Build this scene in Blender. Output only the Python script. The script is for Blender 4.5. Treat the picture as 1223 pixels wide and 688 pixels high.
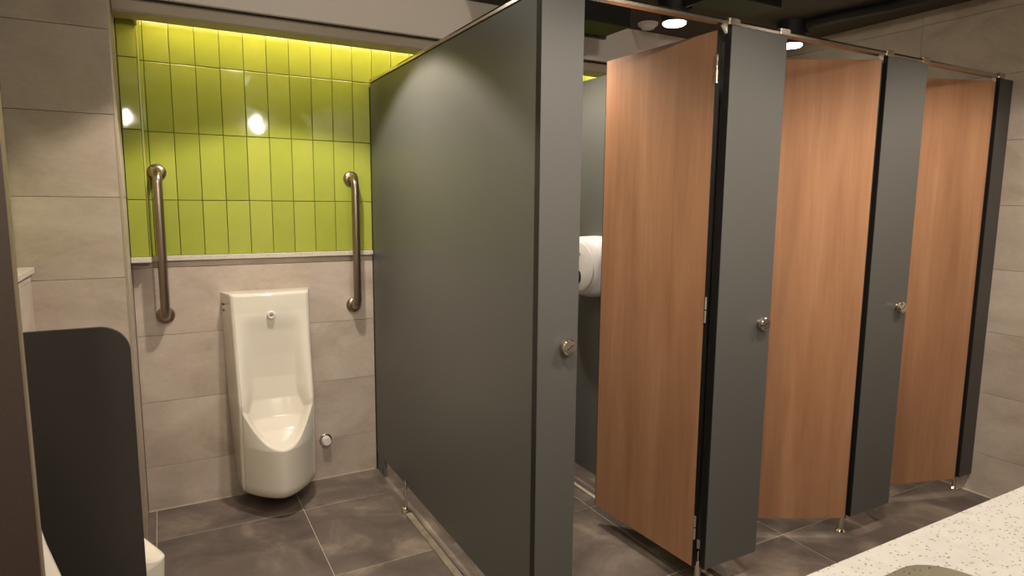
import bpy, bmesh, math, random
from mathutils import Vector, Matrix
random.seed(7)
S = bpy.context.scene
COL = S.collection
for o in list(bpy.data.objects):
    bpy.data.objects.remove(o)

# ------------------------------------------------------------------ camera
def look_basis(yaw, pitch, roll):
    y, p, r = map(math.radians, (yaw, pitch, roll))
    F = Vector((math.sin(y) * math.cos(p), math.cos(y) * math.cos(p), -math.sin(p)))
    R = Vector((math.cos(y), -math.sin(y), 0))
    U = R.cross(F)
    R2 = R * math.cos(r) + U * math.sin(r)
    U2 = -R * math.sin(r) + U * math.cos(r)
    return R2, U2, F
cam_d = bpy.data.cameras.new('camera')
cam = bpy.data.objects.new('camera', cam_d)
COL.objects.link(cam)
R_, U_, F_ = look_basis(28.813, 7.525, 0.497)
M = Matrix(((R_.x, U_.x, -F_.x, -0.9358), (R_.y, U_.y, -F_.y, -3.1693), (R_.z, U_.z, -F_.z, 1.3956), (0, 0, 0, 1)))
cam.matrix_world = M
cam_d.sensor_width = 36
cam_d.lens = 762.5 / 1223 * 36
cam_d.clip_start = 0.02
S.camera = cam

# ------------------------------------------------------------------ world, exposure
w = bpy.data.worlds.new('world')
S.world = w
w.use_nodes = True
w.node_tree.nodes['Background'].inputs[0].default_value = (1.0, 0.86, 0.72, 1)
w.node_tree.nodes['Background'].inputs[1].default_value = 0.02
S.view_settings.view_transform = 'Standard'
S.view_settings.look = 'None'
S.view_settings.exposure = 0.15
S.view_settings.gamma = 1.0
S.view_settings.use_curve_mapping = False

WARM = (1.0, 0.88, 0.76)
STALL_W = 84.0      # watts of one downlight over the stalls
AISLE_W = 95.0      # watts of one aisle downlight
COVE = 30.0          # emission strength of the cove strip

FILL_W = 12.0     # watts of one added fill lamp behind the camera

# room measures (metres)
XL, XLL, XR = -1.385, -1.35, 2.515
YF = -3.32
ZC = 2.375
XP = -1.052          # right face of pier
YP = -0.36           # front face of pier
YS = -1.627          # front face of the pilasters
ZT, ZB = 1.971, 0.094

# ------------------------------------------------------------------ helpers
def lin(c):
    return tuple(((v / 255) / 12.92 if v / 255 <= 0.04045 else ((v / 255 + 0.055) / 1.055) ** 2.4) for v in c)

def mat(name, col, rough=0.5, metal=0.0, build=None, spec=None, coat=None):
    m = bpy.data.materials.new(name)
    m.use_nodes = True
    nt = m.node_tree
    b = nt.nodes['Principled BSDF']
    b.inputs['Base Color'].default_value = (*col, 1)
    b.inputs['Roughness'].default_value = rough
    b.inputs['Metallic'].default_value = metal
    if spec is not None:
        b.inputs['Specular IOR Level'].default_value = spec
    if coat:
        b.inputs['Coat Weight'].default_value = coat
        b.inputs['Coat Roughness'].default_value = 0.05
    if build:
        build(nt, b)
    return m

def N(nt, t, **kw):
    n = nt.nodes.new(t)
    for k, v in kw.items():
        setattr(n, k, v)
    return n

def coords(nt, scale=(1, 1, 1), perobj=0.0, src='Object'):
    tc = N(nt, 'ShaderNodeTexCoord')
    mp = N(nt, 'ShaderNodeMapping')
    mp.inputs['Scale'].default_value = scale
    nt.links.new(tc.outputs[src], mp.inputs['Vector'])
    if perobj:
        oi = N(nt, 'ShaderNodeObjectInfo')
        mu = N(nt, 'ShaderNodeMath', operation='MULTIPLY')
        mu.inputs[1].default_value = perobj
        nt.links.new(oi.outputs['Random'], mu.inputs[0])
        nt.links.new(mu.outputs[0], mp.inputs['Location'])
    return mp.outputs['Vector']

def noise(nt, vec, scale, detail=4, rough=0.55, dist=0.0):
    n = N(nt, 'ShaderNodeTexNoise')
    n.inputs['Scale'].default_value = scale
    n.inputs['Detail'].default_value = detail
    n.inputs['Roughness'].default_value = rough
    n.inputs['Distortion'].default_value = dist
    nt.links.new(vec, n.inputs['Vector'])
    return n.outputs['Fac']

def ramp(nt, fac, stops):
    r = N(nt, 'ShaderNodeValToRGB')
    e = r.color_ramp.elements
    while len(e) < len(stops):
        e.new(0.5)
    for i, (p, c) in enumerate(stops):
        e[i].position = p
        e[i].color = (*c, 1)
    nt.links.new(fac, r.inputs['Fac'])
    return r.outputs['Color']

def mix(nt, a, b, fac, mode='MIX'):
    m = N(nt, 'ShaderNodeMix', data_type='RGBA', blend_type=mode)
    for s, v in ((6, a), (7, b)):
        if isinstance(v, tuple):
            m.inputs[s].default_value = (*v, 1)
        else:
            nt.links.new(v, m.inputs[s])
    if isinstance(fac, float):
        m.inputs[0].default_value = fac
    else:
        nt.links.new(fac, m.inputs[0])
    return m.outputs[2]

def bump(nt, b, h, strength=0.2, dist=0.002):
    n = N(nt, 'ShaderNodeBump')
    n.inputs['Strength'].default_value = strength
    n.inputs['Distance'].default_value = dist
    nt.links.new(h, n.inputs['Height'])
    nt.links.new(n.outputs[0], b.inputs['Normal'])

def bx(bm, x0, x1, y0, y1, z0, z1, bev=0.0, seg=1, only=None):
    vs = [bm.verts.new((x, y, z)) for x in (x0, x1) for y in (y0, y1) for z in (z0, z1)]
    f = [(0, 1, 3, 2), (4, 6, 7, 5), (0, 4, 5, 1), (2, 3, 7, 6), (0, 2, 6, 4), (1, 5, 7, 3)]
    fs = [bm.faces.new([vs[i] for i in q]) for q in f]
    if bev:
        es = set(e for q in fs for e in q.edges)
        if only:
            es = [e for e in es if only(e.verts[0].co, e.verts[1].co)]
        bmesh.ops.bevel(bm, geom=list(es), offset=bev, segments=seg, affect='EDGES', profile=0.5)
    return bm

def B(*a, **k):
    bm = bmesh.new()
    return bx(bm, *a, **k)

def cyl(bm, p0, p1, r0, r1=None, n=24, caps=True):
    r1 = r0 if r1 is None else r1
    p0, p1 = Vector(p0), Vector(p1)
    d = (p1 - p0).normalized()
    a = d.orthogonal().normalized()
    b = d.cross(a)
    rings = []
    for p, r in ((p0, r0), (p1, r1)):
        rings.append([bm.verts.new(p + (a * math.cos(t) + b * math.sin(t)) * r) for t in [2 * math.pi * i / n for i in range(n)]])
    for i in range(n):
        bm.faces.new((rings[0][i], rings[0][(i + 1) % n], rings[1][(i + 1) % n], rings[1][i]))
    if caps:
        bm.faces.new(rings[0][::-1])
        bm.faces.new(rings[1])
    return bm

def lathe(bm, base, axis, prof, n=32):
    """prof: list of (distance along axis, radius)"""
    base, d = Vector(base), Vector(axis).normalized()
    a = d.orthogonal().normalized()
    b = d.cross(a)
    rings = []
    for h, r in prof:
        if r < 1e-6:
            rings.append([bm.verts.new(base + d * h)])
        else:
            rings.append([bm.verts.new(base + d * h + (a * math.cos(2 * math.pi * i / n) + b * math.sin(2 * math.pi * i / n)) * r) for i in range(n)])
    for A, C in zip(rings, rings[1:]):
        for i in range(n):
            j = (i + 1) % n
            if len(A) == 1 and len(C) == 1:
                continue
            if len(A) == 1:
                bm.faces.new((A[0], C[i], C[j]))
            elif len(C) == 1:
                bm.faces.new((A[i], A[j], C[0]))
            else:
                bm.faces.new((A[i], A[j], C[j], C[i]))
    bmesh.ops.recalc_face_normals(bm, faces=bm.faces)
    return bm

def tube(bm, pts, r, n=20):
    pts = [Vector(p) for p in pts]
    up = None
    rings = []
    for i, p in enumerate(pts):
        if i == 0:
            d = pts[1] - pts[0]
        elif i == len(pts) - 1:
            d = pts[-1] - pts[-2]
        else:
            d = (pts[i + 1] - p).normalized() + (p - pts[i - 1]).normalized()
        d.normalize()
        if up is None:
            up = d.orthogonal().normalized()
        up = (up - d * up.dot(d)).normalized()
        b = d.cross(up)
        rings.append([bm.verts.new(p + (up * math.cos(2 * math.pi * k / n) + b * math.sin(2 * math.pi * k / n)) * r) for k in range(n)])
    for A, C in zip(rings, rings[1:]):
        for i in range(n):
            bm.faces.new((A[i], A[(i + 1) % n], C[(i + 1) % n], C[i]))
    bm.faces.new(rings[0][::-1])
    bm.faces.new(rings[-1])
    bmesh.ops.recalc_face_normals(bm, faces=bm.faces)
    return bm

def prism(bm, outline, y0, y1):
    """outline in (x, z), extruded in y"""
    a = [bm.verts.new((x, y0, z)) for x, z in outline]
    b = [bm.verts.new((x, y1, z)) for x, z in outline]
    bm.faces.new(a)
    bm.faces.new(b[::-1])
    for i in range(len(a)):
        j = (i + 1) % len(a)
        bm.faces.new((a[i], b[i], b[j], a[j]))
    bmesh.ops.recalc_face_normals(bm, faces=bm.faces)
    return bm

def obj(name, bm, m, parent=None, loc=(0, 0, 0), smooth=False):
    me = bpy.data.meshes.new(name)
    bm.to_mesh(me)
    bm.free()
    me.materials.append(m)
    if smooth:
        for p in me.polygons:
            p.use_smooth = True
        me.set_sharp_from_angle(angle=math.radians(40))
    o = bpy.data.objects.new(name, me)
    COL.objects.link(o)
    o.location = loc
    if parent:
        o.parent = parent
    return o

def inst(src, name, parent, loc, rot=None):
    o = bpy.data.objects.new(name, src.data)
    COL.objects.link(o)
    o.location = loc
    if rot:
        o.rotation_euler = rot
    if parent:
        o.parent = parent
    return o

def tag(o, label=None, cat=None, group=None, kind=None):
    for k, v in (('label', label), ('category', cat), ('group', group), ('kind', kind)):
        if v:
            o[k] = v
    return o

def thing(name, label, cat, loc=(0, 0, 0), rz=0, group=None):
    o = bpy.data.objects.new(name, None)
    o.empty_display_size = 0.05
    COL.objects.link(o)
    o.location = loc
    o.rotation_euler = (0, 0, rz)
    return tag(o, label, cat, group)

def dup(root, loc, rz, label):
    r = root.copy()
    COL.objects.link(r)
    r.location = loc
    r.rotation_euler = (0, 0, rz)
    r['label'] = label
    for ch in list(root.children):
        c = ch.copy()
        COL.objects.link(c)
        c.parent = r
        for g in list(ch.children):
            d = g.copy()
            COL.objects.link(d)
            d.parent = c
    return r

def struct(name, bm, m, label=None):
    o = obj(name, bm, m)
    return tag(o, label, kind='structure')

# ------------------------------------------------------------------ materials
def _stone(c1, c2, c3, sc=2.2, bmp=0.10, rr=(0.42, 0.6)):
    def f(nt, b):
        v = coords(nt, (1, 1, 1.6), perobj=30)
        n1 = noise(nt, v, sc, 6, 0.6, 0.6)
        col = ramp(nt, n1, [(0.3, c1), (0.52, c2), (0.75, c3)])
        n2 = noise(nt, v, 40, 3, 0.6)
        g = ramp(nt, n2, [(0.3, (0.93, 0.93, 0.93)), (0.7, (1.04, 1.04, 1.04))])
        col = mix(nt, col, g, 0.8, 'MULTIPLY')
        nt.links.new(col, b.inputs['Base Color'])
        r = N(nt, 'ShaderNodeMapRange')
        r.inputs['To Min'].default_value = rr[0]
        r.inputs['To Max'].default_value = rr[1]
        nt.links.new(n1, r.inputs['Value'])
        nt.links.new(r.outputs[0], b.inputs['Roughness'])
        bump(nt, b, n2, bmp, 0.001)
    return f
M_WT = mat('grey_wall_tile', (0.4, 0.36, 0.3), 0.5, build=_stone(lin((164, 149, 134)), lin((184, 170, 155)), lin((200, 188, 175)), 2.6))
M_FT = mat('dark_floor_tile', (0.1, 0.09, 0.08), 0.4, build=_stone(lin((82, 73, 68)), lin((108, 97, 89)), lin((150, 137, 120)), 4.2, 0.25, (0.3, 0.5)))
M_GRT = mat('floor_grout', lin((190, 178, 160)), 0.8)
M_WGR = mat('wall_grout', lin((142, 130, 114)), 0.85)
M_GGR = mat('green_grout', lin((84, 90, 30)), 0.8)

def _green(nt, b):
    oi = N(nt, 'ShaderNodeObjectInfo')
    col = ramp(nt, oi.outputs['Random'], [(0.0, lin((152, 160, 64))), (0.5, lin((158, 166, 68))), (1.0, lin((166, 172, 74)))])
    v = coords(nt, (1, 1, 1), perobj=9)
    n = noise(nt, v, 14, 2, 0.5)
    g = ramp(nt, n, [(0.3, (0.93, 0.95, 0.9)), (0.7, (1, 1, 1))])
    nt.links.new(mix(nt, col, g, 1.0, 'MULTIPLY'), b.inputs['Base Color'])
    bump(nt, b, noise(nt, v, 9, 1, 0.4), 0.12, 0.01)
M_GT = mat('green_glazed_tile', lin((165, 178, 45)), 0.055, build=_green)

def _speck(base, dark, sc):
    def f(nt, b):
        v = coords(nt, (1, 1, 1))
        vo = N(nt, 'ShaderNodeTexVoronoi')
        vo.inputs['Scale'].default_value = sc
        nt.links.new(v, vo.inputs['Vector'])
        sep = N(nt, 'ShaderNodeSeparateColor')
        nt.links.new(vo.outputs['Color'], sep.inputs[0])
        lt = N(nt, 'ShaderNodeMath', operation='LESS_THAN')
        lt.inputs[1].default_value = 0.25
        nt.links.new(vo.outputs['Distance'], lt.inputs[0])
        gt = N(nt, 'ShaderNodeMath', operation='GREATER_THAN')
        gt.inputs[1].default_value = 0.25
        nt.links.new(sep.outputs[0], gt.inputs[0])
        mu = N(nt, 'ShaderNodeMath', operation='MULTIPLY')
        nt.links.new(lt.outputs[0], mu.inputs[0])
        nt.links.new(gt.outputs[0], mu.inputs[1])
        dc = ramp(nt, sep.outputs[1], [(0.0, dark), (0.6, tuple(q * 1.8 for q in dark)), (1.0, lin((150, 140, 120)))])
        n = noise(nt, v, 30, 3)
        bc = ramp(nt, n, [(0.35, tuple(q * 0.93 for q in base)), (0.65, base)])
        nt.links.new(mix(nt, bc, dc, mu.outputs[0]), b.inputs['Base Color'])
    return f
M_CT = mat('speckled_quartz', lin((214, 204, 186)), 0.25, build=_speck(lin((181, 178, 172)), lin((118, 98, 72)), 140))
M_LEDGE = mat('pale_stone_ledge', lin((205, 198, 182)), 0.35, build=_speck(lin((206, 199, 184)), lin((150, 140, 120)), 130))

def _lam(c1, c2):
    def f(nt, b):
        v = coords(nt, (1, 1, 1))
        n = noise(nt, v, 260, 2)
        nt.links.new(ramp(nt, n, [(0.3, c1), (0.7, c2)]), b.inputs['Base Color'])
        bump(nt, b, n, 0.12, 0.0004)
    return f
M_LAM = mat('grey_laminate', lin((88, 87, 83)), 0.42, build=_lam(lin((84, 84, 81)), lin((91, 91, 88))))
M_LAMD = mat('dark_grey_laminate', lin((60, 58, 58)), 0.42, build=_lam(lin((58, 56, 56)), lin((62, 60, 60))))
M_CORE_SHADE = mat('black_core_and_shade', lin((20, 18, 17)), 0.5)  # core on the door edges, painted shade on the pilaster sides
M_SCR = mat('charcoal_laminate', lin((52, 47, 43)), 0.45, build=_lam(lin((42, 38, 35)), lin((47, 43, 40))))
M_SCRB = mat('brown_charcoal_laminate', lin((62, 50, 46)), 0.5, build=_lam(lin((60, 48, 44)), lin((66, 54, 50))))
M_EDGE = mat('tan_edge_band', lin((112, 99, 82)), 0.45)

def _wood(nt, b):
    v = coords(nt, (1.0, 1.0, 0.07), perobj=12)
    n1 = noise(nt, v, 14, 5, 0.6, 0.5)
    n2 = noise(nt, v, 70, 4, 0.65)
    v3 = coords(nt, (1.0, 1.0, 0.25), perobj=5)
    n3 = noise(nt, v3, 3.5, 3, 0.5, 0.4)
    c = ramp(nt, n1, [(0.25, lin((148, 106, 76))), (0.5, lin((164, 121, 89))), (0.75, lin((176, 134, 101)))])
    c2 = ramp(nt, n2, [(0.3, (0.93, 0.91, 0.89)), (0.62, (1.03, 1.02, 1.0))])
    c = mix(nt, c, c2, 0.8, 'MULTIPLY')
    c3 = ramp(nt, n3, [(0.3, (0.88, 0.86, 0.84)), (0.65, (1.04, 1.03, 1.02))])
    c = mix(nt, c, c3, 0.8, 'MULTIPLY')
    nt.links.new(c, b.inputs['Base Color'])
    bump(nt, b, n2, 0.08, 0.0005)
M_WOOD = mat('wood_laminate', lin((175, 122, 88)), 0.4, build=_wood)
M_CER = mat('white_glazed_ceramic', lin((226, 219, 204)), 0.12, coat=0.4)
M_STEEL = mat('brushed_steel', lin((158, 143, 127)), 0.30, 1.0, build=lambda nt, b: bump(nt, b, noise(nt, coords(nt, (1, 1, 0.1)), 400, 2), 0.1, 0.0003))
M_CHROME = mat('polished_chrome', lin((222, 214, 202)), 0.12, 1.0)
M_RAIL = mat('satin_aluminium', lin((205, 192, 176)), 0.25, 1.0)
M_WP = mat('white_plastic', lin((222, 217, 212)), 0.3)
M_DK = mat('dark_plastic', lin((25, 24, 24)), 0.4)
M_BLK = mat('black_painted_metal', lin((15, 14, 13)), 0.6)
M_CEIL = mat('brown_grey_ceiling_paint', lin((92, 82, 72)), 0.9, build=_lam(lin((62, 53, 46)), lin((66, 57, 50))))
M_BULK = mat('off_white_paint', lin((196, 186, 174)), 0.8, build=_lam(lin((222, 213, 203)), lin((228, 219, 209))))
M_TROUGH = mat('beige_painted_trough', lin((150, 138, 118)), 0.5)
M_SIL = mat('pale_silicone', lin((200, 188, 170)), 0.5)
def _em(c, s):
    def f(nt, b):
        b.inputs['Emission Color'].default_value = (*c, 1)
        b.inputs['Emission Strength'].default_value = s
    return f
M_LAMP = mat('lamp_diffuser', (0.9, 0.9, 0.9), 0.4, build=_em((1.0, 0.95, 0.88), 22))
M_AISLE = mat('aisle_lamp_diffuser', (0.9, 0.9, 0.9), 0.4, build=_em((1.0, 0.9, 0.78), 14))
M_COVE = mat('cove_strip_diffuser', (0.9, 0.85, 0.7), 0.4, build=_em((1.0, 0.80, 0.42), COVE))

# ------------------------------------------------------------------ room shell
G = 0.0015      # half joint
# floor: slab of grout, tiles on top
floor = struct('floor', B(XL - 0.2, XR + 0.2, YF - 0.1, 0.1, -0.08, -0.0015), M_GRT, 'dark stone look tiled floor with pale joints')
T = 0.588
gx = [-1.45] + [-0.432 + T * k for k in range(-1, 5)] + [XR + 0.05]
gy = [0.05, -0.30] + [-0.30 - T * k for k in range(1, 6)]
gy = gy[:-1] + [YF - 0.05] if gy[-1] < YF else gy + [YF - 0.05]
proto = {}
for i in range(len(gx) - 1):
    for j in range(len(gy) - 1):
        x0, x1, y1, y0 = gx[i] + G, gx[i + 1] - G, gy[j] - G, gy[j + 1] + G
        k = (round(x1 - x0, 3), round(y1 - y0, 3))
        c = ((x0 + x1) / 2, (y0 + y1) / 2, 0)
        if k not in proto:
            hx, hy = k[0] / 2, k[1] / 2
            proto[k] = obj('floor_tile', B(-hx, hx, -hy, hy, -0.012, 0, bev=0.001), M_FT, floor, c)
        else:
            inst(proto[k], 'floor_tile', floor, c)

def rows_wall(parent, x0, x1, yf, zr, nrm='-y', wsplit=None, name='wall_tile'):
    """large grey tiles as pieces; yf = front plane; nrm gives the way they face"""
    zs = [0.0] + [0.206 + 0.3 * k for k in range(12)]
    zs = [z for z in zs if z < zr - 0.02] + [zr]
    xs = [x0] + [x for x in sorted(wsplit or []) if x0 + 0.02 < x < x1 - 0.02] + [x1]
    for a, b in zip(xs, xs[1:]):
        for c, d in zip(zs, zs[1:]):
            hx, hz = (b - a) / 2 - 0.0008, (d - c) / 2 - 0.0008
            cx, cz = (a + b) / 2, (c + d) / 2
            if nrm == '-y':
                obj(name, B(-hx, hx, 0, 0.009, -hz, hz, bev=0.0008), M_WT, parent, (cx, yf, cz))
            elif nrm == '-x':
                obj(name, B(0, 0.009, -hx, hx, -hz, hz, bev=0.0008), M_WT, parent, (yf, cx, cz))
            else:
                obj(name, B(-0.009, 0, -hx, hx, -hz, hz, bev=0.0008), M_WT, parent, (yf, cx, cz))

# back wall
ZL = 1.157                     # top of ledge
wb = struct('wall_back', B(XL - 0.2, XR + 0.2, 0.0105, 0.15, -0.05, 2.45), M_WGR, 'back wall with grey tiles below and green tiles above')
rows_wall(wb, XP, 2.52, 0.0, ZL - 0.022, wsplit=[0.01, 1.2])
# green tiles (portrait, 97 x 288 mm)
PX, PZ = 0.0972, 0.288
def green_tile(hx, hz):
    bm = B(-hx, hx, 0.0, 0.008, -hz, hz, bev=0.0022, seg=2, only=lambda a, b: a.y < 0.001 and b.y < 0.001)
    return bm
gt_full = None
ztop = 1.974
zrows = [(ZL, 1.398), (1.398, 1.686), (1.686, 1.974), (1.974, 2.262)]
gproto = {}
def gtile(parent, x0, x1, z0, z1, y, rz=0.0):
    hx, hz = round((x1 - x0) / 2 - 0.0012, 4), round((z1 - z0) / 2 - 0.0012, 4)
    rot = (math.radians(random.uniform(-.45, .45)), 0, rz + math.radians(random.uniform(-.35, .35)))
    if rz == 0:
        loc = ((x0 + x1) / 2, y, (z0 + z1) / 2)
    else:
        loc = (y, (x0 + x1) / 2, (z0 + z1) / 2)
    if (hx, hz) not in gproto:
        o = gproto[(hx, hz)] = obj('green_tile', green_tile(hx, hz), M_GT, parent, loc)
        o.rotation_euler = rot
        return o
    return inst(gproto[(hx, hz)], 'green_tile', parent, loc, rot)
gb = obj('tile_backing', B(XP - 0.02, XR, 0.006, 0.0104, ZL, 2.27), M_GGR, wb)
xs = [-0.979] + [-0.959 + PX * k for k in range(0, 37)]
for a, b in zip(xs, xs[1:]):
    if a > XR - 0.03:
        break
    b = min(b, XR - 0.002)
    for (z0, z1) in zrows:
        gtile(wb, a, b, z0, z1, 0.0)
# boxed strip in the left corner of the niche
ws = struct('trim_1', B(XP - 0.02, -0.9802, -0.044, 0.0, ZL, 2.26), M_GGR, 'boxed corner strip of green tiles in the niche')
for (z0, z1) in zrows:
    gtile(ws, XP + 0.001, -0.981, z0 , z1, -0.0525)
obj('edge_trim', B(-0.981, -0.974, -0.052, -0.001, ZL, 2.26, bev=0.001), mat('yellow_green_edge_trim', lin((168, 168, 70)), 0.3), ws)
# ledge over the grey tiles
led = struct('trim_2', B(-0.974, -0.003, -0.022, 0.012, ZL - 0.022, ZL, bev=0.002), M_LEDGE, 'pale stone ledge above the standing urinal')
obj('ledge_end', B(XP + 0.001, -0.975, -0.072, 0.012, ZL - 0.0225, ZL + 0.0005, bev=0.002), M_LEDGE, led)

# pier left of the niche
wp = struct('wall_pier', B(XL - 0.2, XP - 0.0105, YP + 0.0105, 0.2, -0.05, 2.45), M_WGR, 'grey tiled pier left of the niche')
rows_wall(wp, XL - 0.05, XP - 0.0015, YP, 2.42)
rows_wall(wp, YP + 0.012, 0.0, XP - 0.001, 2.42, nrm='+x', name='wall_tile')
obj('corner_trim', B(XP - 0.011, XP + 0.0, YP - 0.001, YP + 0.010, 0.0, 2.375, bev=0.002), mat('pale_corner_trim', lin((176, 164, 142)), 0.35, 0.3), wp)

# left wall: lower casing, ledge, green tiles above
wl = struct('wall_left', B(XL - 0.25, XL - 0.010, YF - 0.1, YP, -0.05, 2.45), M_GGR, 'left wall with green tiles above a grey casing')
obj('pipe_casing', B(XL - 0.01, XLL - 0.0105, YF, YP - 0.001, 0, ZL - 0.024), M_WGR, wl)
rows_wall(wl, YF, YP - 0.001, XLL, ZL - 0.024, nrm='+x', wsplit=[-1.56, -2.76])
obj('ledge', B(XL, -1.338, YF, YP - 0.001, ZL - 0.022, ZL, bev=0.002), M_LEDGE, wl)
yk = YP - 0.003
while yk - PX > YF:
    for (z0, z1) in zrows:
        gtile(wl, yk - PX, yk, z0, z1, XL, rz=math.radians(90))
    yk -= PX

# right wall, front wall
wr = struct('wall_right', B(XR + 0.0105, XR + 0.2, YF - 0.1, 0.05, -0.05, 2.45), M_WGR, 'grey tiled right wall')
rows_wall(wr, YF, 0.0, XR, 2.42, nrm='-x', wsplit=[-1.2, -2.4])
wf = struct('wall_front', B(XL - 0.2, XR + 0.2, YF - 0.15, YF, -0.05, 2.45), M_WT, 'front wall behind the countertop')
tr = struct('baseboard_back', B(XP, -0.012, -0.003, 0.0, 0.0, 0.004), M_SIL, 'pale sealant line at the foot of the niche wall')
tr = struct('baseboard_right', B(XR - 0.004, XR, -3.2, -0.1, 0.0, 0.005), M_SIL, 'pale sealant line at the foot of the right wall')

# ceiling and bulkhead
ce = struct('ceiling', B(XL - 0.2, XR + 0.2, YF - 0.1, 0.15, ZC, ZC + 0.1), M_CEIL, 'dark ceiling above the stalls')
bk = struct('wall_bulkhead', B(XP, XR, -0.20, -0.16, 2.135, ZC), M_BULK, 'off white bulkhead face over the niche and stalls')
tg = bmesh.new()
prism(tg, [(-0.15, 2.10), (-0.255, 2.10), (-0.262, 2.107), (-0.262, 2.142), (-0.255, 2.149), (-0.15, 2.149)], 0, 1)
for v in tg.verts:     # (x, z) outline -> run along X
    x, y, z = v.co
    v.co = (XP + 0.002 + y * (XR - XP - 0.004), x, z)
bmesh.ops.recalc_face_normals(tg, faces=tg.faces)
tro = struct('trim_3', tg, M_TROUGH, 'beige light trough along the top of the green tiles')
obj('shadow_gap', B(XP + 0.003, XR - 0.003, -0.235, -0.2005, 2.1492, 2.158), M_BLK, tro)
obj('top_lip', B(XP + 0.002, XR - 0.002, -0.262, -0.205, 2.1582, 2.164, bev=0.001), M_TROUGH, tro)
obj('cove_blocker', B(-0.9815, -0.9742, -0.1499, -0.0545, 2.101, 2.30), M_TROUGH, tro)  # unseen plate, added to keep cove light off the corner strip
strip = obj('light_strip', B(-0.965, XR - 0.02, -0.1598, -0.149, 2.172, 2.192), M_COVE)
tag(strip, 'warm light strip hidden behind the beige trough above the green tiles', 'light')

# plinth and mortar under the dividers
p4 = struct('trim_4', B(-0.008, 0.045, -1.60, -0.545, 0.0, 0.012, bev=0.002), M_FT, 'low tiled plinth under the long grey panel')
obj('mortar_bead', B(-0.038, -0.0082, -1.60, -0.56, 0.0, 0.007, bev=0.003), mat('grey_mortar', lin((150, 138, 121)), 0.8, build=_stone(lin((120, 108, 95)), lin((146, 134, 118)), lin((168, 156, 138)), 9)), p4)
p5 = struct('trim_5', B(0.8255, 0.90, -1.60, -0.2, 0.0, 0.012, bev=0.002), M_FT, 'low tiled plinth under the first stall divider')
obj('mortar_bead', B(0.807, 0.8253, -1.60, -0.25, 0.0, 0.010, bev=0.003), M_SIL, p5)

# ------------------------------------------------------------------ toilet partitions
def knob(parent, x, y=-1.6272, z=0.98, rot=1):
    k = obj('knob', lathe(bmesh.new(), (x, y, z), (0, -1, 0), [(0, 0.0), (0, 0.020), (0.002, 0.020), (0.004, 0.014), (0.008, 0.014), (0.010, 0.0235), (0.022, 0.0235), (0.0255, 0.020), (0.0255, 0.0)], 28), M_CHROME, parent, smooth=True)
    g = bmesh.new()
    bx(g, -0.012, 0.012, -0.0265, -0.0256, -0.0014, 0.0014)
    bmesh.ops.rotate(g, verts=g.verts, cent=(0, 0, 0), matrix=Matrix.Rotation(math.radians(-35), 3, 'Y'))
    obj('slot', g, M_DK, k, (x, y, z))
    return k

long_panel = thing('partition_panel', 'long grey laminate partition panel between the standing urinal and the first stall', 'partition', (0, -0.8, 0))
def lp(name, bm, m, sm=False):
    return obj(name, bm, m, long_panel, (0, 0.8, 0), sm)
lp('board', B(0.0, 0.018, -1.5985, -0.012, ZB, 1.969, bev=0.001), M_LAM)
lp('wall_channel', B(-0.002, 0.020, -0.0118, -0.0002, 0.0, 1.955), M_BLK)
lp('support_block', B(0.002, 0.016, -0.13, -0.013, 0.0, ZB - 0.0005), M_LAM)
ft = bmesh.new()
lathe(ft, (-0.028, -0.535, 0.0), (0, 0, 1), [(0, 0), (0, 0.024), (0.006, 0.024), (0.012, 0.020), (0.022, 0.017), (0.026, 0.009), (0.045, 0.0078), (0.14, 0.0062), (0.146, 0.0068), (0.152, 0.004), (0.152, 0)], 24)
lp('pedestal_foot', ft, M_CHROME, True)

divs = []
for i, X in enumerate((0.846, 1.693)):
    t = thing('stall_divider', ('grey laminate divider behind the first wood door, with the white dispenser on it', 'grey laminate divider hidden behind the middle wood door')[i], 'partition', (X, -0.8, 0), group='stall dividers')
    obj('board', B(0.0, 0.018, -0.7985, 0.788, ZB, 1.969, bev=0.001), M_LAM, t)
    obj('support_block', B(0.002, 0.016, 0.65, 0.787, 0.0, ZB - 0.0005), M_LAM, t)
    obj('wall_channel', B(-0.002, 0.020, 0.7882, 0.799, 0.0, 1.955), M_BLK, t)
    divs.append(t)

pil = [(-0.002, 0.137, 0.094, 'grey pilaster at the outer corner of the stalls, nearest the camera, with a knob'),
       (0.7135, 0.978, 0.929, 'wide grey pilaster right of the first wood door, with a knob'),
       (1.557, 1.827, 1.764, 'grey pilaster between the middle and far wood doors, with a knob'),
       (2.402, XR - 0.001, None, 'narrow dark pilaster against the right wall')]
for x0, x1, kx, lab in pil:
    t = thing('pilaster', lab, 'partition', ((x0 + x1) / 2, -1.614, 0), group='pilasters of the stall front')
    L = (-(x0 + x1) / 2, 1.614, 0)
    obj('board', B(x0, x1, YS, -1.6002, ZB, ZT, bev=0.001), M_LAM if kx else M_LAMD, t, L)
    obj('pedestal', lathe(bmesh.new(), (x0 + (0.018 if kx else 0.075), -1.576, 0.0), (0, 0, 1), [(0, 0), (0, 0.022), (0.006, 0.022), (0.014, 0.012), (0.14, 0.010), (0.14, 0)], 20), M_CHROME, t, L, True)
    obj('shaded_edge', B(x0 - 0.0012, x0 - 0.0001, YS + 0.0005, -1.6004, ZB, ZT), M_CORE_SHADE, t, L)  # unlit left side of the pilaster, its shade painted in black
    if kx:
        k = knob(t, kx)
        k.location = Vector(L)
        for c in k.children:
            c.location = Vector((kx, -1.6272, 0.98))

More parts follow.
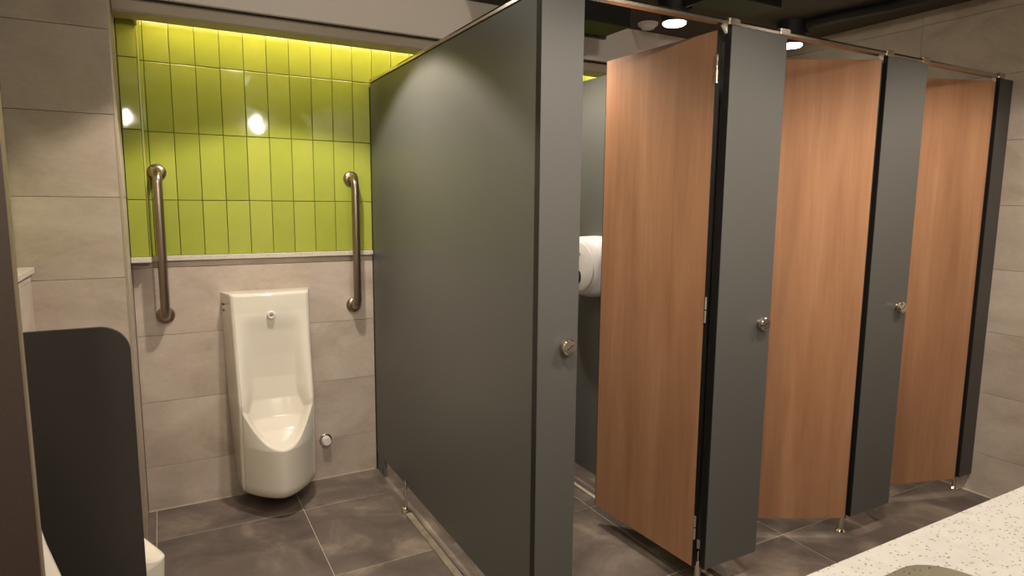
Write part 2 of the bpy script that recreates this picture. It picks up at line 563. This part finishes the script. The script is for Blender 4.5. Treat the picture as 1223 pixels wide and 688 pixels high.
# doors, hinge at the pilaster's left edge, leaf swings into the stall
DW = 0.560
door_specs = [((0.7085, -1.588), (-0.045, 0.99), 'first wood laminate door, wide open into its stall, nearest the camera', 0.092, 1.962),
              ((1.5535, -1.598), (-0.885, 0.466), 'middle wood laminate door, half open between two grey pilasters', 0.085, 1.958),
              ((2.397, -1.600), (-0.9535, 0.30), 'far wood laminate door, slightly open beside the right wall', 0.085, 1.958)]
for n, ((hx, hy), (dx, dy), lab, z0, z1) in enumerate(door_specs):
    ang = math.atan2(dy, dx)
    t = thing('cubicle_door', lab, 'door', (hx, hy, 0), ang, group='wood doors of the stalls')
    # local +X runs from the hinge to the free edge; the aisle side is local +Y for a leaf turned past 90 degrees
    obj('leaf', B(0.004, DW, -0.001, 0.017, z0, z1, bev=0.0008), M_WOOD, t)
    obj('hinge_edge', B(0.0, 0.0038, -0.001, 0.017, z0, z1), M_CORE_SHADE, t)
    obj('free_edge', B(DW + 0.0001, DW + 0.002, -0.001, 0.017, z0, z1), M_CORE_SHADE, t)
    for hz in (1.838, 1.04, 0.25):
        hb = bmesh.new()
        cyl(hb, (-0.006 if n == 0 else 0.006, 0.022 if n == 0 else -0.0072, hz - 0.045), (-0.006 if n == 0 else 0.006, 0.022 if n == 0 else -0.0072, hz - 0.002), 0.0055, n=14)
        cyl(hb, (-0.006 if n == 0 else 0.006, 0.022 if n == 0 else -0.0072, hz + 0.002), (-0.006 if n == 0 else 0.006, 0.022 if n == 0 else -0.0072, hz + 0.045), 0.0055, n=14)
        obj('hinge', hb, M_CHROME, t, smooth=True)

# head rail
def rail_bm(p0, p1, along):
    bm = bmesh.new()
    prof = [(-0.013, -0.001), (-0.013, 0.008), (-0.008, 0.016), (0.0, 0.019), (0.008, 0.016), (0.013, 0.008), (0.013, -0.001)]
    prism(bm, prof, 0, 1)
    for v in bm.verts:
        x, y, z = v.co
        if along == 'x':
            v.co = (p0 + (p1 - p0) * y, -1.613 + x, ZT + 0.002 + z)
        else:
            v.co = (0.009 + x, p0 + (p1 - p0) * y, ZT + 0.002 + z)
    bmesh.ops.recalc_face_normals(bm, faces=bm.faces)
    return bm
fr = thing('head_rail', 'satin metal head rail running along the top of the stall front', 'rail', (1.2, -1.613, ZT))
LR = (-1.2, 1.613, -ZT)
obj('profile', rail_bm(-0.002, 2.43, 'x'), M_RAIL, fr, LR)
for x in (0.137, 0.722, 0.965, 1.566, 1.812, 2.41):
    obj('bracket', B(x - 0.024, x + 0.024, -1.630, -1.596, ZT + 0.0004, ZT + 0.0225, bev=0.002), M_RAIL, fr, LR)
for x in (0.700, 1.543, 2.388):
    bb = bmesh.new()
    prism(bb, [(x - 0.012, ZT + 0.001), (x + 0.010, ZT + 0.001), (x + 0.010, ZT - 0.022)], -1.61, -1.601)
    obj('door_stop', bb, M_WP, fr, LR)
sr = thing('side_rail', 'thin satin metal rail along the top of the long grey panel', 'rail', (0.009, -0.8, ZT))
obj('profile', rail_bm(-1.598, -0.03, 'y'), M_RAIL, sr, (-0.009, 0.8, -ZT))
obj('end_cap', B(-0.006, 0.024, -0.0298, -0.0125, ZT - 0.001, ZT + 0.019, bev=0.003), M_RAIL, sr, (-0.009, 0.8, -ZT))

# ------------------------------------------------------------------ urinals
def sstep(a, b, x):
    t = max(0.0, min(1.0, (x - a) / (b - a)))
    return t * t * (3 - 2 * t)
def lerp(a, b, t):
    return a + (b - a) * t
def tab(t, x):
    for (x0, y0), (x1, y1) in zip(t, t[1:]):
        if x <= x1:
            k = max(0, min(1, (x - x0) / (x1 - x0)))
            return y0 + (y1 - y0) * k
    return t[-1][1]
ZTIP = 0.322
def urinal_body():
    """front seen along +Y, wall plane y=0, nose towards -Y, x centred"""
    bm = bmesh.new()
    NX, NZ = 130, 240
    z0, z1 = 0.078, 0.975
    wall_w = [(0.0, 0.155), (0.1, 0.165), (0.5, 0.187), (1.0, 0.197)]
    rim_w = [(0.0, 0.150), (0.1, 0.158), (0.5, 0.160), (0.75, 0.163), (1.0, 0.168)]
    side_d = [(0.0, 0.19), (0.35, 0.215), (0.5, 0.22), (0.7, 0.17), (0.9, 0.135), (1.0, 0.125)]
    nose_d = [(0.0, 0.350), (0.32, 0.368), (0.45, 0.325), (0.7, 0.215), (0.8, 0.172), (0.9, 0.149), (1.0, 0.142)]
    back_d = [(0.0, 0.34), (0.322, 0.350), (0.34, 0.285), (0.37, 0.225), (0.42, 0.180), (0.50, 0.150), (0.60, 0.136), (0.70, 0.134), (0.80, 0.139), (0.90, 0.143), (1.0, 0.142)]
    def zr(x):
        return ZTIP + 12.0 * abs(x) ** 2.3
    rows = []
    for j in range(NZ + 1):
        t = j / NZ
        z = z0 + (z1 - z0) * t
        # bottom rounding
        br = sstep(z0 - 0.03, z0 + 0.075, z)
        low = lerp(0.80, 1.0, math.sqrt(max(0.0, 1 - (1 - min(1, (z - z0) / 0.06)) ** 2)))
        ww, rw = tab(wall_w, z) * (0.93 + 0.07 * low if low < 1 else 1), tab(rim_w, z) * (0.55 + 0.45 * low if low < 1 else 1)
        ds, dn = tab(side_d, z) * low, tab(nose_d, z) * low
        row = []
        NS = 12
        # left side from the wall to the rim corner
        rc = 0.022
        def outer(x):
            u = min(1, abs(x) / rw)
            return ds + (dn - ds) * (1 - u ** 1.65)
        def P(x):
            d = outer(x)
            # inside the rim?
            a = rw - 0.007 - abs(x)
            b_ = (z - zr(x)) * 0.75
            c = (0.945 - z)
            s = min(a, b_)
            if s > 0:
                w_ = 0.016 + 0.050 * sstep(0.36, 0.56, z)
                k = sstep(-0.2 * w_, w_, s)
                k = k - sstep(-0.2 * w_, w_, 0) * (1 - k)
                k = k * sstep(-0.02, 0.14, c) if c < 0.14 else k
                bd = tab(back_d, z)
                bd = bd + (d - bd) * (abs(x) / rw) ** 3 * 0.6
                bd = min(bd, d)
                lip = 0.004 * math.sin(min(1, s / 0.012) * math.pi)
                d = lerp(d, bd, k) - 0
            return d
        for i in range(NS):
            u = i / NS
            x = lerp(ww, rw + 0.004, u)
            y = lerp(0, outer(rw) - rc, u)
            row.append((-x, -y, z))
        for i in range(5):
            a = math.pi / 2 * i / 4
            row.append((-(rw + 0.004 - rc * 0.6 * (1 - math.cos(a))), -(outer(rw) - rc + rc * math.sin(a)), z))
        xe = rw + 0.004 - rc * 0.6 - 0.001
        for i in range(NX + 1):
            x = lerp(-xe, xe, i / NX)
            row.append((x, -P(x), z))
        for i in range(4, -1, -1):
            a = math.pi / 2 * i / 4
            row.append(((rw + 0.004 - rc * 0.6 * (1 - math.cos(a))), -(outer(rw) - rc + rc * math.sin(a)), z))
        for i in range(NS - 1, -1, -1):
            u = i / NS
            x = lerp(ww, rw + 0.004, u)
            y = lerp(0, outer(rw) - rc, u)
            row.append((x, -y, z))
        rows.append([bm.verts.new(p) for p in row])
    for A, C in zip(rows, rows[1:]):
        for i in range(len(A) - 1):
            bm.faces.new((A[i], A[i + 1], C[i + 1], C[i]))
    # bottom cap and rounded, slightly sloping top
    n = len(rows[0])
    cb = bm.verts.new((0, -0.12, z0 - 0.004))
    for i in range(n - 1):
        bm.faces.new((rows[0][i + 1], rows[0][i], cb))
    prev = rows[-1]
    for s, up in ((0.985, 0.006), (0.95, 0.009), (0.6, 0.010), (0.25, 0.011)):
        ring = [bm.verts.new((v.co.x * lerp(1, s, 0.06 if s > 0.9 else 0.06), v.co.y * s, z1 + up)) for v in rows[-1]]
        for i in range(n - 1):
            bm.faces.new((prev[i], prev[i + 1], ring[i + 1], ring[i]))
        prev = ring
    ct = [bm.verts.new((v.co.x, 0, z1 + 0.011)) for v in prev]
    for i in range(n - 1):
        try:
            bm.faces.new((prev[i], prev[i + 1], ct[i + 1], ct[i]))
        except ValueError:
            pass
    bmesh.ops.remove_doubles(bm, verts=bm.verts, dist=0.0002)
    bmesh.ops.recalc_face_normals(bm, faces=bm.faces)
    return bm

ur = thing('urinal', 'tall white ceramic urinal standing out from the niche wall between two grab bars', 'urinal', (-0.515, -0.0025, 0.0), 0, 'white wall urinals')
ub = obj('bowl', urinal_body(), M_CER, ur)
for p in ub.data.polygons:
    p.use_smooth = True
ub.data.set_sharp_from_angle(angle=math.radians(50))
sp = obj('spreader', lathe(bmesh.new(), (-0.003, -0.147, 0.888), (0, -1, 0.0), [(-0.02, 0.0), (-0.02, 0.0175), (0.012, 0.0175), (0.016, 0.0155), (0.016, 0.0105), (0.0135, 0.010), (0.0135, 0)], 28), M_WP, ur, smooth=True)
eye = bmesh.new()
prism(eye, [(0.0075 * math.cos(a), 0.0035 * math.sin(a) + 0.001) for a in [math.pi * i / 10 for i in range(11)]], -0.1642, -0.159)
obj('sensor_window', eye, M_DK, sp, (-0.003, 0, 0.887))
sc = lathe(bmesh.new(), (-0.1905, -0.035, 0.905), (-1, 0.28, 0), [(-0.01, 0), (-0.01, 0.006), (0.003, 0.006), (0.005, 0.004), (0.005, 0)], 16)
obj('screw_cap', sc, M_CHROME, ur, smooth=True)
obj('vent_slot', B(-0.196, -0.1875, -0.060, -0.018, 0.933, 0.936), M_DK, ur)
dup(ur, (XLL + 0.0025, -1.06, 0), math.radians(90), 'white urinal on the left wall whose pointed lip shows right of the dark screen')
dup(ur, (XLL + 0.0025, -1.80, 0), math.radians(90), 'white urinal on the left wall between the dark screen and the tall dark panel')

# pipe cap beside urinal
pc = thing('pipe_cap', 'round chrome pipe cap on the wall low to the right of the urinal', 'pipe cap', (-0.262, -0.0005, 0.205))
obj('flange', lathe(bmesh.new(), (0, 0, 0), (0, -1, 0), [(0, 0), (0, 0.031), (0.003, 0.031), (0.006, 0.026), (0.006, 0)], 28), M_CHROME, pc, smooth=True)
obj('cap', lathe(bmesh.new(), (0, -0.0062, 0), (0, -1, 0), [(0, 0), (0, 0.0215), (0.028, 0.0215), (0.031, 0.019), (0.031, 0)], 28), M_WP, pc, smooth=True)

# grab bars
def grab_bar(x, zt, zb, lab):
    t = thing('grab_bar', lab, 'grab bar', (x, -0.0005, zb), group='grab bars beside the urinal')
    h = zt - zb
    d, r, k = 0.078, 0.0185, 0.042
    pts = [(0, -0.004, 0), (0, -(d - k), 0)]
    pts += [(0, -(d - k) - k * math.sin(a), k - k * math.cos(a)) for a in [math.pi / 2 * i / 8 for i in range(1, 9)]]
    pts += [(0, -d, h - k)]
    pts += [(0, -(d - k) - k * math.cos(a), h - k + k * math.sin(a)) for a in [math.pi / 2 * i / 8 for i in range(1, 9)]]
    pts += [(0, -0.004, h)]
    obj('bar', tube(bmesh.new(), pts, r, 24), M_STEEL, t, smooth=True)
    for z in (0, h):
        obj('flange', lathe(bmesh.new(), (0, 0, z), (0, -1, 0), [(0, 0), (0, 0.037), (0.006, 0.037), (0.012, 0.033), (0.017, 0.022), (0.017, 0)], 28), M_STEEL, t, smooth=True)
    return t
grab_bar(-0.936, 1.515, 0.895, 'vertical steel grab bar on the left of the urinal, over the green tiles')
grab_bar(-0.103, 1.510, 0.885, 'vertical steel grab bar on the right of the urinal, next to the long grey panel')

# urinal screens on the left wall
def rounded(x0, x1, z0, z1, r, n=10):
    pts = [(x0, z0)]
    for cx, cz, a0 in ((x1 - r, z0 + r, -90), (x1 - r, z1 - r, 0)):
        pts += [(cx + r * math.cos(math.radians(a0 + 90 * i / n)), cz + r * math.sin(math.radians(a0 + 90 * i / n))) for i in range(n + 1)]
    pts.append((x0, z1))
    return pts
t = thing('urinal_screen', 'dark privacy screen with a rounded corner between the left wall urinals', 'screen', (XLL + 0.001, -1.40, 0.2))
obj('board', prism(bmesh.new(), rounded(0.0, 0.334, 0.20 - 0.2, 1.098 - 0.2, 0.062), -0.006, 0.006), M_SCR, t)
for z in (0.12, 0.75):
    obj('bracket', B(0.0, 0.05, 0.0065, 0.03, z, z + 0.05, bev=0.002), M_CHROME, t)
t = thing('tall_panel', 'tall dark brown panel at the left edge of the picture', 'partition', (XLL + 0.001, -2.16, 0.0))
obj('board', B(0, 0.247, -0.007, 0.010, 0.10, 2.2), M_SCRB, t)
obj('edge_band', B(0.2472, 0.2492, -0.007, 0.010, 0.10, 2.2), M_EDGE, t)
obj('pedestal', lathe(bmesh.new(), (0.20, 0, 0.0), (0, 0, 1), [(0, 0), (0, 0.022), (0.006, 0.022), (0.014, 0.012), (0.0998, 0.010), (0.0998, 0)], 20), M_CHROME, t, smooth=True)

# ------------------------------------------------------------------ paper dispenser on the first divider
t = thing('paper_dispenser', 'round white toilet paper dispenser on the divider in the first stall', 'dispenser', (0.8455, -0.776, 1.113))
pb = bmesh.new()
def sq(r, hz, n=48, p=3.2):
    o = []
    for i in range(n):
        a = 2 * math.pi * i / n
        c, s = math.cos(a), math.sin(a)
        k = (abs(c) ** p + abs(s) ** p) ** (-1 / p)
        o.append((r * c * k, hz * s * k))
    return o
rings = []
for x, r, hz, p in ((0.0, 0.142, 0.138, 3.6), (-0.085, 0.140, 0.136, 3.2), (-0.104, 0.130, 0.127, 2.7), (-0.114, 0.118, 0.117, 2.2), (-0.1155, 0.113, 0.113, 2.0)):
    rings.append([pb.verts.new((x, y, z)) for y, z in sq(r, hz, p=p)])
for A, C in zip(rings, rings[1:]):
    for i in range(48):
        pb.faces.new((A[i], A[(i + 1) % 48], C[(i + 1) % 48], C[i]))
pb.faces.new(rings[0])
pb.faces.new(rings[-1])
bmesh.ops.recalc_face_normals(pb, faces=pb.faces)
obj('body', pb, M_WP, t, smooth=True)
fc = obj('front_disc', lathe(bmesh.new(), (-0.1158, 0, 0), (-1, 0, 0), [(0, 0), (0, 0.113), (0.003, 0.112), (0.005, 0.107), (0.0065, 0.05), (0.007, 0)], 48), M_WP, t, smooth=True)
sl = bmesh.new()
cyl(sl, (-0.1215, -0.005, -0.045), (-0.1235, -0.005, -0.045), 0.020, n=20)
obj('viewing_window', sl, M_DK, fc)
for v in bpy.data.objects[fc.name].children[0].data.vertices:
    v.co.z = -0.045 + (v.co.z + 0.045) * 1.5
obj('lock', lathe(bmesh.new(), (-0.122, -0.01, 0.060), (-1, 0, 0), [(0, 0), (0, 0.006), (0.002, 0.006), (0.002, 0)], 16), M_CHROME, fc)

# ------------------------------------------------------------------ countertop with basin
CZ = 0.85
ct = thing('vanity_counter', 'pale speckled stone counter at the lower right corner', 'counter', (1.0, -2.95, 0))
LC = (-1.0, 2.95, 0)
bx0, bx1, by0, by1, rr = -0.42, 0.102, -3.02, -2.660, 0.075
cx0, cx1, cy0, cy1 = -0.60, XR - 0.002, YF + 0.002, -2.605
def rrect(x0, x1, y0, y1, r, n=8):
    o = []
    for cx, cy, a0 in ((x1 - r, y1 - r, 0), (x0 + r, y1 - r, 90), (x0 + r, y0 + r, 180), (x1 - r, y0 + r, 270)):
        o += [(cx + r * math.cos(math.radians(a0 + 90 * i / n)), cy + r * math.sin(math.radians(a0 + 90 * i / n))) for i in range(n + 1)]
    return o
hole = rrect(bx0, bx1, by0, by1, rr)
n = len(hole)
q = n // 4
cb = bmesh.new()
outer = []
for k, (cx, cy) in enumerate(((cx1, cy1), (cx0, cy1), (cx0, cy0), (cx1, cy0))):
    outer += [(cx, cy)] * q
for zt, flip in ((CZ, False), (CZ - 0.03, True)):
    hv = [cb.verts.new((x, y, zt)) for x, y in hole]
    cv = [cb.verts.new((x, y, zt)) for x, y in ((cx1, cy1), (cx0, cy1), (cx0, cy0), (cx1, cy0))]
    if not flip:
        hv0, cv0 = hv, cv
    for k in range(4):
        for i in range(k * q, k * q + q - 1):
            cb.faces.new((hv[i], hv[i + 1], cv[k]))
        a, b = hv[k * q + q - 1], hv[(k * q + q) % n]
        cb.faces.new((a, b, cv[(k + 1) % 4], cv[k]))
for i in range(n):
    cb.faces.new((hv0[i], hv0[(i + 1) % n], hv[(i + 1) % n], hv[i]))
for k in range(4):
    cb.faces.new((cv0[k], cv0[(k + 1) % 4], cv[(k + 1) % 4], cv[k]))
bmesh.ops.recalc_face_normals(cb, faces=cb.faces)
obj('countertop', cb, M_CT, ct, LC)
obj('apron', B(cx0, cx1, cy1 - 0.022, cy1 - 0.002, CZ - 0.16, CZ - 0.0305, bev=0.001), M_CT, ct, LC)
obj('cabinet', B(cx0 + 0.05, cx1, cy0 + 0.01, cy1 - 0.06, 0.10, CZ - 0.2), M_SCR, ct, LC)
bs = bmesh.new()
prev = None
for s, z in ((0.004, CZ - 0.0305), (0.002, CZ - 0.06), (-0.006, CZ - 0.12), (-0.03, CZ - 0.145), (-0.09, CZ - 0.152)):
    ring = [bs.verts.new((x, y, z)) for x, y in rrect(bx0 - s, bx1 + s, by0 - s, by1 + s, max(0.02, rr - abs(s) * 0.3))]
    if prev:
        for i in range(n):
            bs.faces.new((prev[i], prev[(i + 1) % n], ring[(i + 1) % n], ring[i]))
    prev = ring
bs.faces.new(prev)
bmesh.ops.recalc_face_normals(bs, faces=bs.faces)
obj('basin', bs, mat('beige_ceramic_basin', lin((186, 178, 150)), 0.25), ct, LC, True)
obj('drain', lathe(bmesh.new(), (-0.16, -2.84, CZ - 0.1515), (0, 0, 1), [(0, 0), (0, 0.022), (0.003, 0.020), (0.003, 0)], 20), M_CHROME, ct, LC, True)

# ------------------------------------------------------------------ lamps and ceiling fittings
def spot(parent, loc, W, cone, blend, r=0.05):
    l = bpy.data.lights.new('lamp_light', 'SPOT')
    l.energy = W
    l.color = WARM
    l.spot_size = math.radians(cone)
    l.spot_blend = blend
    l.shadow_soft_size = r
    o = bpy.data.objects.new('lamp_light', l)
    COL.objects.link(o)
    o.location = loc
    o.parent = parent
ZLAMP = 2.25
labs = ['black can downlight over the niche, in front of the bulkhead', 'black can downlight over the first stall, at the top edge of the picture',
        'black can downlight shining over the top of the first wood door', 'black can downlight shining over the top of the middle wood door']
for x, lab in zip((-0.43, 0.42, 1.265, 2.10), labs):
    t = thing('downlight', lab, 'lamp', (x, -0.75, ZLAMP), group='downlights over the stalls')
    hb = bmesh.new()
    cyl(hb, (0, 0, 0.055), (0, 0, ZC - ZLAMP - 0.0003), 0.080, n=32)
    obj('housing', hb, M_BLK, t, smooth=True)
    hb = bmesh.new()
    cyl(hb, (0, 0, 0.006), (0, 0, 0.0548), 0.060, 0.070, n=32)
    obj('collar', hb, M_BLK, t, smooth=True)
    obj('diffuser', lathe(bmesh.new(), (0, 0, 0.0058), (0, 0, -1), [(0, 0), (0, 0.054), (0.006, 0.054), (0.010, 0.048), (0.011, 0)], 32), M_LAMP, t, smooth=True)
    spot(t, (0, 0, -0.012), STALL_W, *((118, 0.22) if x < 0 else (134, 0.6)), 0.035)
for x, y, lab in ((-0.35, -2.25, 'ceiling lamp over the open floor left of the stalls'), (0.75, -2.35, 'ceiling lamp over the aisle by the first door'), (1.85, -2.35, 'ceiling lamp over the aisle by the far door')):
    t = thing('ceiling_lamp', lab, 'lamp', (x, y, ZC - 0.0005), group='aisle ceiling lamps')
    obj('ring', lathe(bmesh.new(), (0, 0, 0), (0, 0, -1), [(0, 0), (0, 0.09), (0.02, 0.085), (0.02, 0)], 32), M_BLK, t, smooth=True)
    obj('diffuser', lathe(bmesh.new(), (0, 0, -0.0202), (0, 0, -1), [(0, 0), (0, 0.075), (0.006, 0.07), (0.006, 0)], 32), M_AISLE, t, smooth=True)
    spot(t, (0, 0, -0.03), AISLE_W, 140, 0.5, 0.07)

for mx, lab in ((-1.15, 'added fill lamp high on the wall behind the camera, nearer the urinals'), (-0.1, 'added fill lamp high on the wall behind the counter')):
    t = thing('fill_lamp', lab, 'lamp', (mx, YF + 0.001, 2.12), group='added fill lamps behind the camera')  # unseen lamp, added to brighten the bulkhead and stall fronts
    obj('housing', B(-0.09, 0.09, 0.0, 0.035, -0.04, 0.04, bev=0.003), M_RAIL, t)
    obj('diffuser', B(-0.05, 0.05, 0.0352, 0.048, -0.018, 0.018, bev=0.003), M_AISLE, t)
    al = bpy.data.lights.new('lamp_light', 'AREA')
    al.shape = 'RECTANGLE'
    al.size, al.size_y = 0.09, 0.03
    al.energy = FILL_W
    al.color = WARM
    ao = bpy.data.objects.new('lamp_light', al)
    COL.objects.link(ao)
    ao.parent = t
    ao.location = (0, 0.051, 0)
    ao.rotation_euler = (math.radians(90), 0, 0)

t = thing('air_duct', 'black air duct section under the ceiling behind the corner pilaster', 'duct', (0.78, -0.64, 2.19))
obj('box', B(-0.255, 0.20, -0.14, 0.10, 0.0, ZC - 2.19 - 0.0005, bev=0.003), M_BLK, t)
obj('flange', B(-0.265, 0.21, 0.055, 0.075, -0.008, 0.10), M_BLK, t)
t = thing('air_duct', 'flat black duct under the ceiling above the first wood door', 'duct', (1.45, -0.97, 2.30))
obj('box', B(-0.22, 0.18, -0.09, 0.09, 0.0, ZC - 2.30 - 0.0005, bev=0.003), M_BLK, t)
obj('flange', B(-0.235, -0.22, -0.1, 0.1, -0.01, ZC - 2.30 - 0.0005), M_BLK, t)
pp = tube(bmesh.new(), [(2.105, -0.84, 2.345), (2.12, -1.0, 2.345), (2.18, -1.25, 2.345), (2.23, -3.0, 2.345)], 0.026, 16)
tag(obj('conduit', pp, M_BLK, smooth=True), 'black pipe under the ceiling leading from the far downlight towards the camera', 'pipe')
sd = thing('smoke_detector', 'round off white smoke detector on the ceiling left of the first door lamp', 'detector', (1.45, -0.34, ZC - 0.0005))
obj('base', lathe(bmesh.new(), (0, 0, 0), (0, 0, -1), [(0, 0), (0, 0.055), (0.014, 0.052), (0.014, 0)], 28), M_BULK, sd, smooth=True)
obj('dome', lathe(bmesh.new(), (0, 0, -0.0142), (0, 0, -1), [(0, 0), (0, 0.042), (0.016, 0.034), (0.020, 0.014), (0.020, 0)], 28), M_BULK, sd, smooth=True)
